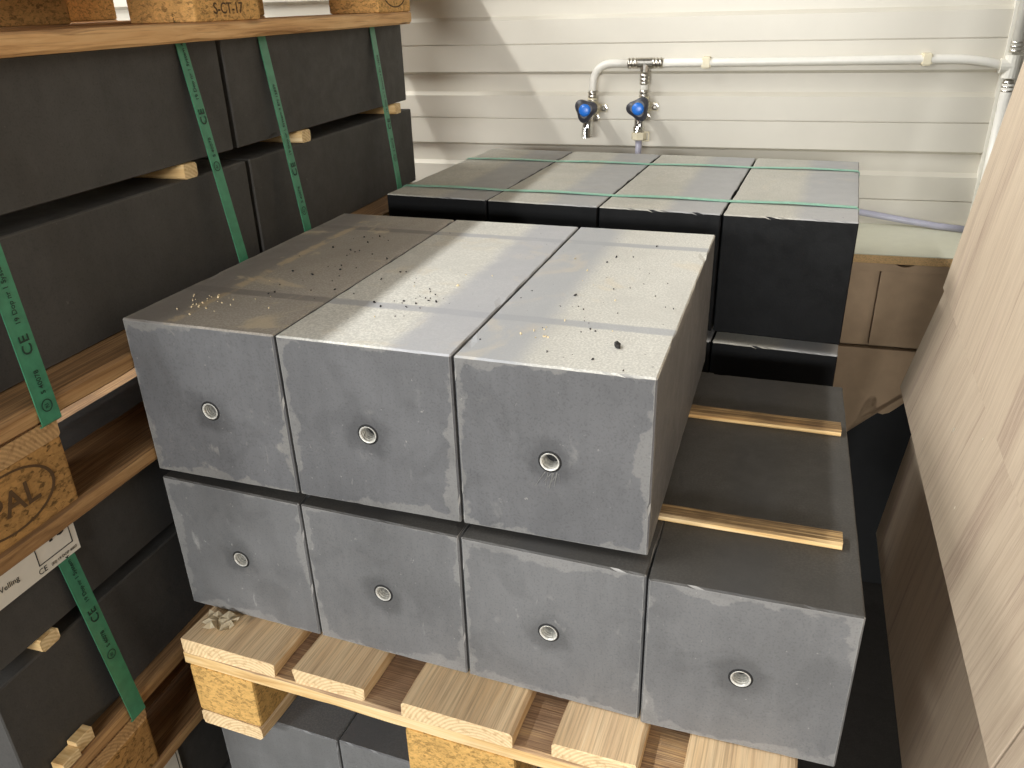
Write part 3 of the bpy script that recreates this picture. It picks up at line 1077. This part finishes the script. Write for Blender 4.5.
def tap(x, z, hand_roll, label, connector):
    e = empty('water_tap', wallp(x, 0.009, z))
    tag(e, label, 'tap', 'taps on the ribbed wall')
    Mc = Matrix((WX, -WN, Vector((0, 0, 1)))).transposed().to_4x4()    # local: x along wall, y into wall, z up
    T = lambda v: Mc @ Vector(v)
    # mounting elbow with two lugs
    bm = bmesh.new()
    lathe_bm([(0.017, 0), (0.017, 0.02), (0.0145, 0.03), (0.0145, 0.040)], 20, Mc @ Matrix.Rotation(radians(90), 4, 'X'), bm)
    box_into(bm, -0.012, 0.034, -0.008, 0.0, -0.010, 0.010, Mc)
    box_into(bm, -0.006, 0.014, -0.008, 0.0, -0.032, 0.0, Mc)
    tube_bm([T((0, -0.025, 0.0)), T((0, -0.025, 0.026))], 0.0125, 14, True, bm)
    finish('wall_elbow', bm, M_cream, e)
    for bx, bz in ((0.026, 0.0), (0.006, -0.024)):
        bm = bmesh.new()
        lathe_bm([(0.0095, 0.008), (0.0095, 0.010), (0.0062, 0.0105), (0.0062, 0.0145), (0.004, 0.016)], 6, Mc @ Matrix.Translation((bx, 0, bz)) @ Matrix.Rotation(radians(90), 4, 'X'), bm)
        finish('fixing_bolt', bm, M_steel, e)
    # brass body chromed: horizontal barrel and turned-down spout
    bm = bmesh.new()
    pr = [T((0, -0.036, 0)), T((0, -0.048, 0)), T((0, -0.050, 0)), T((0, -0.085, 0.0))]
    tube_bm(pr, 0, 16, True, bm, [0.0145, 0.0145, 0.0118, 0.0125])
    sp = bez(T((0, -0.060, 0.0)), T((0, -0.088, -0.014)), T((0, -0.090, -0.038)), 8)
    tube_bm(sp, 0.0122, 16, True, bm)
    pr = [T((0, -0.090, -0.036 - 0.0022 * i)) for i in range(12)]
    tube_bm(pr, 0, 16, True, bm, [0.0148 if i % 2 else 0.0134 for i in range(12)])
    # bonnet leading to the handle
    bm2 = bmesh.new()
    ax = Matrix.Translation((0, -0.074, 0.003)) @ Matrix.Rotation(radians(84), 4, 'X')
    lathe_bm([(0.0115, 0.0), (0.0115, 0.018), (0.008, 0.020), (0.008, 0.034)], 16, Mc @ ax, bm)
    finish('tap_body', bm, M_chrome, e, smooth=False)
    bm2.free()
    bm = bmesh.new()
    hx = ax @ Matrix.Translation((0, 0, 0.030)) @ Matrix.Rotation(radians(hand_roll), 4, 'Z')
    lathe_bm([(0.015, 0.0), (0.0248, 0.004), (0.0262, 0.010), (0.0248, 0.017), (0.0165, 0.0205)], 36, Mc @ hx, bm, 0.17)
    h = finish('tap_handle', bm, M_handle, e, smooth=False)
    bm = bmesh.new()
    lathe_bm([(0.0145, 0.0200), (0.0145, 0.0225), (0.0105, 0.0245), (0.004, 0.0252)], 24, Mc @ hx, bm)
    finish('blue_cap', bm, M_blue, h, smooth=True)
    if connector:
        bm = bmesh.new()
        tube_bm([T((0, -0.090, -0.050)), T((0, -0.090, -0.052)), T((0, -0.090, -0.066)), T((0, -0.090, -0.068))], 0, 8, True, bm, [0.016, 0.0185, 0.0185, 0.016])
        tube_bm([T((0.006, -0.090, -0.050)), T((0.024, -0.090, -0.050)), T((0.024, -0.090, -0.070)), T((0.008, -0.090, -0.070))], 0.003, 6, True, bm)
        finish('hose_union', bm, M_cream, e)
    return e


tap(0.147, 0.4560, 20, 'left-hand wall tap with three-lobed blue-capped handle and open threaded spout', False)
tap(0.276, 0.4600, 55, 'right-hand wall tap with blue-capped handle and cream hose connector', True)

# hose from the right-hand tap, running behind the stack to the right
h0 = wallp(0.276, 0.099, 0.391)
he = empty('garden_hose', h0)
tag(he, 'grey hose hanging from the right-hand tap and running behind the stack to the right', 'hose')
pts = [h0, h0 + Vector((0, 0, -0.05))] + bez(h0 + Vector((0, 0, -0.06)), wallp(0.28, 0.08, 0.19), wallp(0.42, 0.05, 0.215), 10)
pts += [wallp(0.6, 0.035, 0.232), wallp(0.75, 0.03, 0.226), wallp(0.83, 0.03, 0.2165), wallp(0.92, 0.035, 0.2035), wallp(0.985, 0.05, 0.1975), wallp(1.05, 0.075, 0.1975)]
finish('hose_tube', tube_bm([p - h0 for p in pts], 0.0080), M_hose, he, smooth=True)

# ------------------------------------------------------------------ tan cabinet against the wall
CF = 0.290          # depth of the cabinet front from the wall
ce = empty('storage_cabinet', wallp(0.85, CF, FLOOR), 0)
tag(ce, 'tan panelled cabinet with pale worktop between the back stack and wood-grain panels', 'cabinet')
inv = Vector(ce.location)
MC = Matrix((WX, -WN, Vector((0, 0, 1)))).transposed().to_4x4()
MC.translation = wallp(0.85, 0, 0) - inv      # local x along wall from world x=0.85, y=-out, z world
XA, XB = -0.50, 0.205
bm = bmesh.new()
box_into(bm, XA, XB, -CF, -0.0095, 0.168, 0.186, MC)
finish('worktop_core', bm, M_tanchip, ce)
bm = bmesh.new()
box_into(bm, XA, XB, -CF, -0.0095, 0.1862, 0.1882, MC)
finish('worktop_laminate', bm, M_laminate, ce)
# front rail with a finger notch
bm = bmesh.new()
pl = [(XA, 0.150), (XB, 0.150), (XB, 0.1676)]
nx0, nx1 = 0.022, 0.062
pl += [(nx1, 0.1676)] + [(nx1 - (nx1 - nx0) * i / 10, 0.1676 - 0.0062 * sin(pi * i / 10)) for i in range(1, 10)] + [(nx0, 0.1676), (XA, 0.1676)]
fr = [bm.verts.new(MC @ Vector((x, -CF + 0.001, z))) for x, z in pl]
bk = [bm.verts.new(MC @ Vector((x, -CF + 0.019, z))) for x, z in pl]
bm.faces.new(fr)
bm.faces.new(bk)
for i in range(len(pl)):
    j = (i + 1) % len(pl)
    bm.faces.new((fr[i], fr[j], bk[j], bk[i]))
finish('front_rail', bm, M_mdf, ce)
bm = bmesh.new()
box_into(bm, XA, XB, -CF + 0.034, -0.012, FLOOR + 0.001, 0.1675, MC)
finish('carcass', bm, M_mdf, ce)


def cab_panel(x0, x1, z0, z1, name='panel_door'):
    bm = box_bm(x0, x1, -CF + 0.004, -CF + 0.0195, z0, z1, 0.0)
    fs = [f for f in bm.faces if abs(f.normal.y) > 0.9 and f.calc_center_median().y < -CF + 0.01]
    r = bmesh.ops.inset_region(bm, faces=fs, thickness=0.007, depth=0.0)
    r = bmesh.ops.inset_region(bm, faces=fs, thickness=0.0035, depth=-0.003)
    bm.transform(MC)
    finish(name, bm, M_mdf, ce)


cab_panel(XA, -0.0140, -0.0265, 0.1490)
cab_panel(-0.0030, XB, -0.0265, 0.1490)
# lower panel with the scroll-cut bottom edge
bm = bmesh.new()
sc = [(XA, -0.0350), (XB, -0.0350), (XB, -0.105), (0.130, -0.128), (0.112, -0.142), (0.096, -0.160), (0.082, -0.180), (0.068, -0.194), (0.054, -0.200), (0.040, -0.196),
      (0.030, -0.186), (0.024, -0.172), (0.028, -0.163), (0.036, -0.160), (0.030, -0.155), (0.020, -0.158), (0.012, -0.170), (0.006, -0.190), (0.0, -0.22), (-0.02, -0.26), (XA, -0.26)]
fr = [bm.verts.new(MC @ Vector((x, -CF + 0.004, z))) for x, z in sc]
bk = [bm.verts.new(MC @ Vector((x, -CF + 0.0195, z))) for x, z in sc]
f0 = bm.faces.new(fr)
f1 = bm.faces.new(bk)
for i in range(len(sc)):
    j = (i + 1) % len(sc)
    bm.faces.new((fr[i], fr[j], bk[j], bk[i]))
bmesh.ops.triangulate(bm, faces=[f0, f1])
finish('scroll_panel', bm, M_mdf, ce)
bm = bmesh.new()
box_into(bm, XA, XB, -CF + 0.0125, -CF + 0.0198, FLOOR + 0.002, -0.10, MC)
finish('painted_shade_board', bm, M_dark, ce)  # black board standing in for the shade below the scroll edge


# ------------------------------------------------------------------ leaning wood-grain panels on the right
def lean_panel(x0, z0, z1, lean, y0, y1, yaw, th, label, name='wood_grain_panel'):
    e = finish(name, box_bm(0, th, 0, y1 - y0, 0, (z1 - z0) * math.sqrt(1 + lean * lean), 0.0012), M_panel)
    e.location = (x0 - (y0 - y1) * math.tan(yaw) * 0 + sin(yaw) * (y1 - y0), y0, z0)
    e.rotation_euler = (0, math.atan(lean), yaw)
    tag(e, label, 'panel', 'leaning wood-grain panels')
    return e


YF = 0.75
lean_panel(0.9180, 0.277, 1.15, 0.1180, -0.050, YF, 0.004, 0.003, 'foremost taupe wood-grain panel leaning on the right, highest bottom corner')
PB = lean_panel(0.8850, 0.097, 0.95, 0.2060, -0.042, YF, 0.035, 0.010, 'second taupe wood-grain panel on the right, its lower edge slanting past the blocks')
lean_panel(0.9128, 0.097, 0.95, 0.2060, -0.80, -0.045, 0.035, 0.010, 'taupe wood-grain panel at lower right corner, nearest the camera')
lean_panel(0.8940, -0.204, 0.36, 0.1110, -0.80, YF, 0.0263, 0.012, 'shaded taupe wood-grain panel standing lowest behind the others on the right')

bpy.context.view_layer.update()
bm = bmesh.new()
for (wx, wy, wz), s_ in (((0.916, 0.421, 0.191), 0.0035), ((0.928, 0.321, 0.233), 0.0022), ((0.912, 0.296, 0.150), 0.0022)):
    q = PB.matrix_world.inverted() @ Vector((wx, wy, wz))
    v = [bm.verts.new((-0.0004, q.y + a * s_, q.z + b * s_)) for a, b in ((-0.6, -0.2), (-0.1, -1.1), (0.5, -0.6), (0.7, 0.5), (0.0, 1.1), (-0.5, 0.7))]
    bm.faces.new(v)
bmesh.ops.solidify(bm, geom=list(bm.faces), thickness=0.0004)
finish('surface_chips', bm, M_paper, PB)['label'] = 'white chipped spots'

# ------------------------------------------------------------------ crumbs and scraps
def pebble(bm, p, s, r):
    M = Matrix.Translation(p) @ Euler((r.uniform(0, 3), r.uniform(0, 3), r.uniform(0, 3))).to_matrix().to_4x4() @ Matrix.Diagonal((s, s * r.uniform(0.5, 1), s * r.uniform(0.35, 0.7), 1))
    g = bmesh.ops.create_icosphere(bm, subdivisions=1, radius=1.0, matrix=M)
    for v in g['verts']:
        v.co += Vector((r.uniform(-1, 1), r.uniform(-1, 1), r.uniform(-1, 1))) * s * 0.15


def topz(x, y):
    return 0.4024


M_crumb = plain('dark_crumb', srgb(38, 37, 36), 0.8)
M_flake = plain('pale_flake', srgb(214, 196, 158), 0.8)
r = random.Random(3)
bm = bmesh.new()
for cx, cy, n, sp in ((0.29, 0.145, 26, 0.020), (0.17, 0.20, 26, 0.03), (0.50, 0.15, 30, 0.045), (0.52, 0.36, 14, 0.05), (0.12, 0.33, 16, 0.03)):
    for _ in range(n):
        x, y = r.gauss(cx, sp), r.gauss(cy, sp * 1.6)
        if 0.02 < y < 0.48 and 0.01 < x < 0.58 and abs(x - 0.193) > 0.006 and abs(x - 0.393) > 0.006:
            s = abs(r.gauss(0, 0.0009)) + 0.0005
            pebble(bm, (x, y, topz(x, y) + s * 0.3), s, r)
tag(finish('grit', bm, M_crumb), 'dark grit scattered over the tops of the front blocks', 'grit', None, 'stuff')
bm = bmesh.new()
for cx, cy, n, sp in ((0.055, 0.075, 22, 0.014), (0.10, 0.10, 10, 0.03), (0.47, 0.10, 10, 0.02), (0.30, 0.20, 6, 0.05), (0.50, 0.3, 6, 0.05)):
    for _ in range(n):
        x, y = r.gauss(cx, sp), r.gauss(cy, sp)
        if 0.02 < y < 0.48 and 0.01 < x < 0.58 and abs(x - 0.193) > 0.006 and abs(x - 0.393) > 0.006:
            s = abs(r.gauss(0, 0.0009)) + 0.0006
            pebble(bm, (x, y, topz(x, y) + s * 0.3), s, r)
tag(finish('pale_flakes', bm, M_flake), 'pale flakes of dried mortar on the shaded left block top', 'flakes', None, 'stuff')
bm = bmesh.new()
pebble(bm, (0, 0, 0), 0.0052, random.Random(5))
tag(finish('concrete_crumb', bm, M_crumb, None, (0.546, 0.076, 0.4048)), 'single large dark crumb near the front of the right-hand block top', 'crumb')
# torn paper on the pallet corner
bm = bmesh.new()
r = random.Random(12)
nx_, ny_ = 7, 5
gv = [[bm.verts.new((i * 0.0072 - 0.02 + r.uniform(-0.002, 0.002), j * 0.0075 - 0.018 + r.uniform(-0.002, 0.002), abs(0.007 * sin(i * 1.7 + j * 1.1)) + r.uniform(0, 0.003))) for i in range(nx_)] for j in range(ny_)]
for j in range(ny_ - 1):
    for i in range(nx_ - 1):
        if (i, j) in ((0, 0), (5, 0), (5, 3)):
            continue
        bm.faces.new((gv[j][i], gv[j][i + 1], gv[j + 1][i + 1], gv[j + 1][i]))
bmesh.ops.solidify(bm, geom=list(bm.faces), thickness=0.0006)
tag(finish('paper_scrap', bm, M_scrap, None, (0.064, -0.022, 0.0012), (0, 0, 0.2)), 'torn crumpled paper scrap on the front pallet corner under the block', 'scrap')
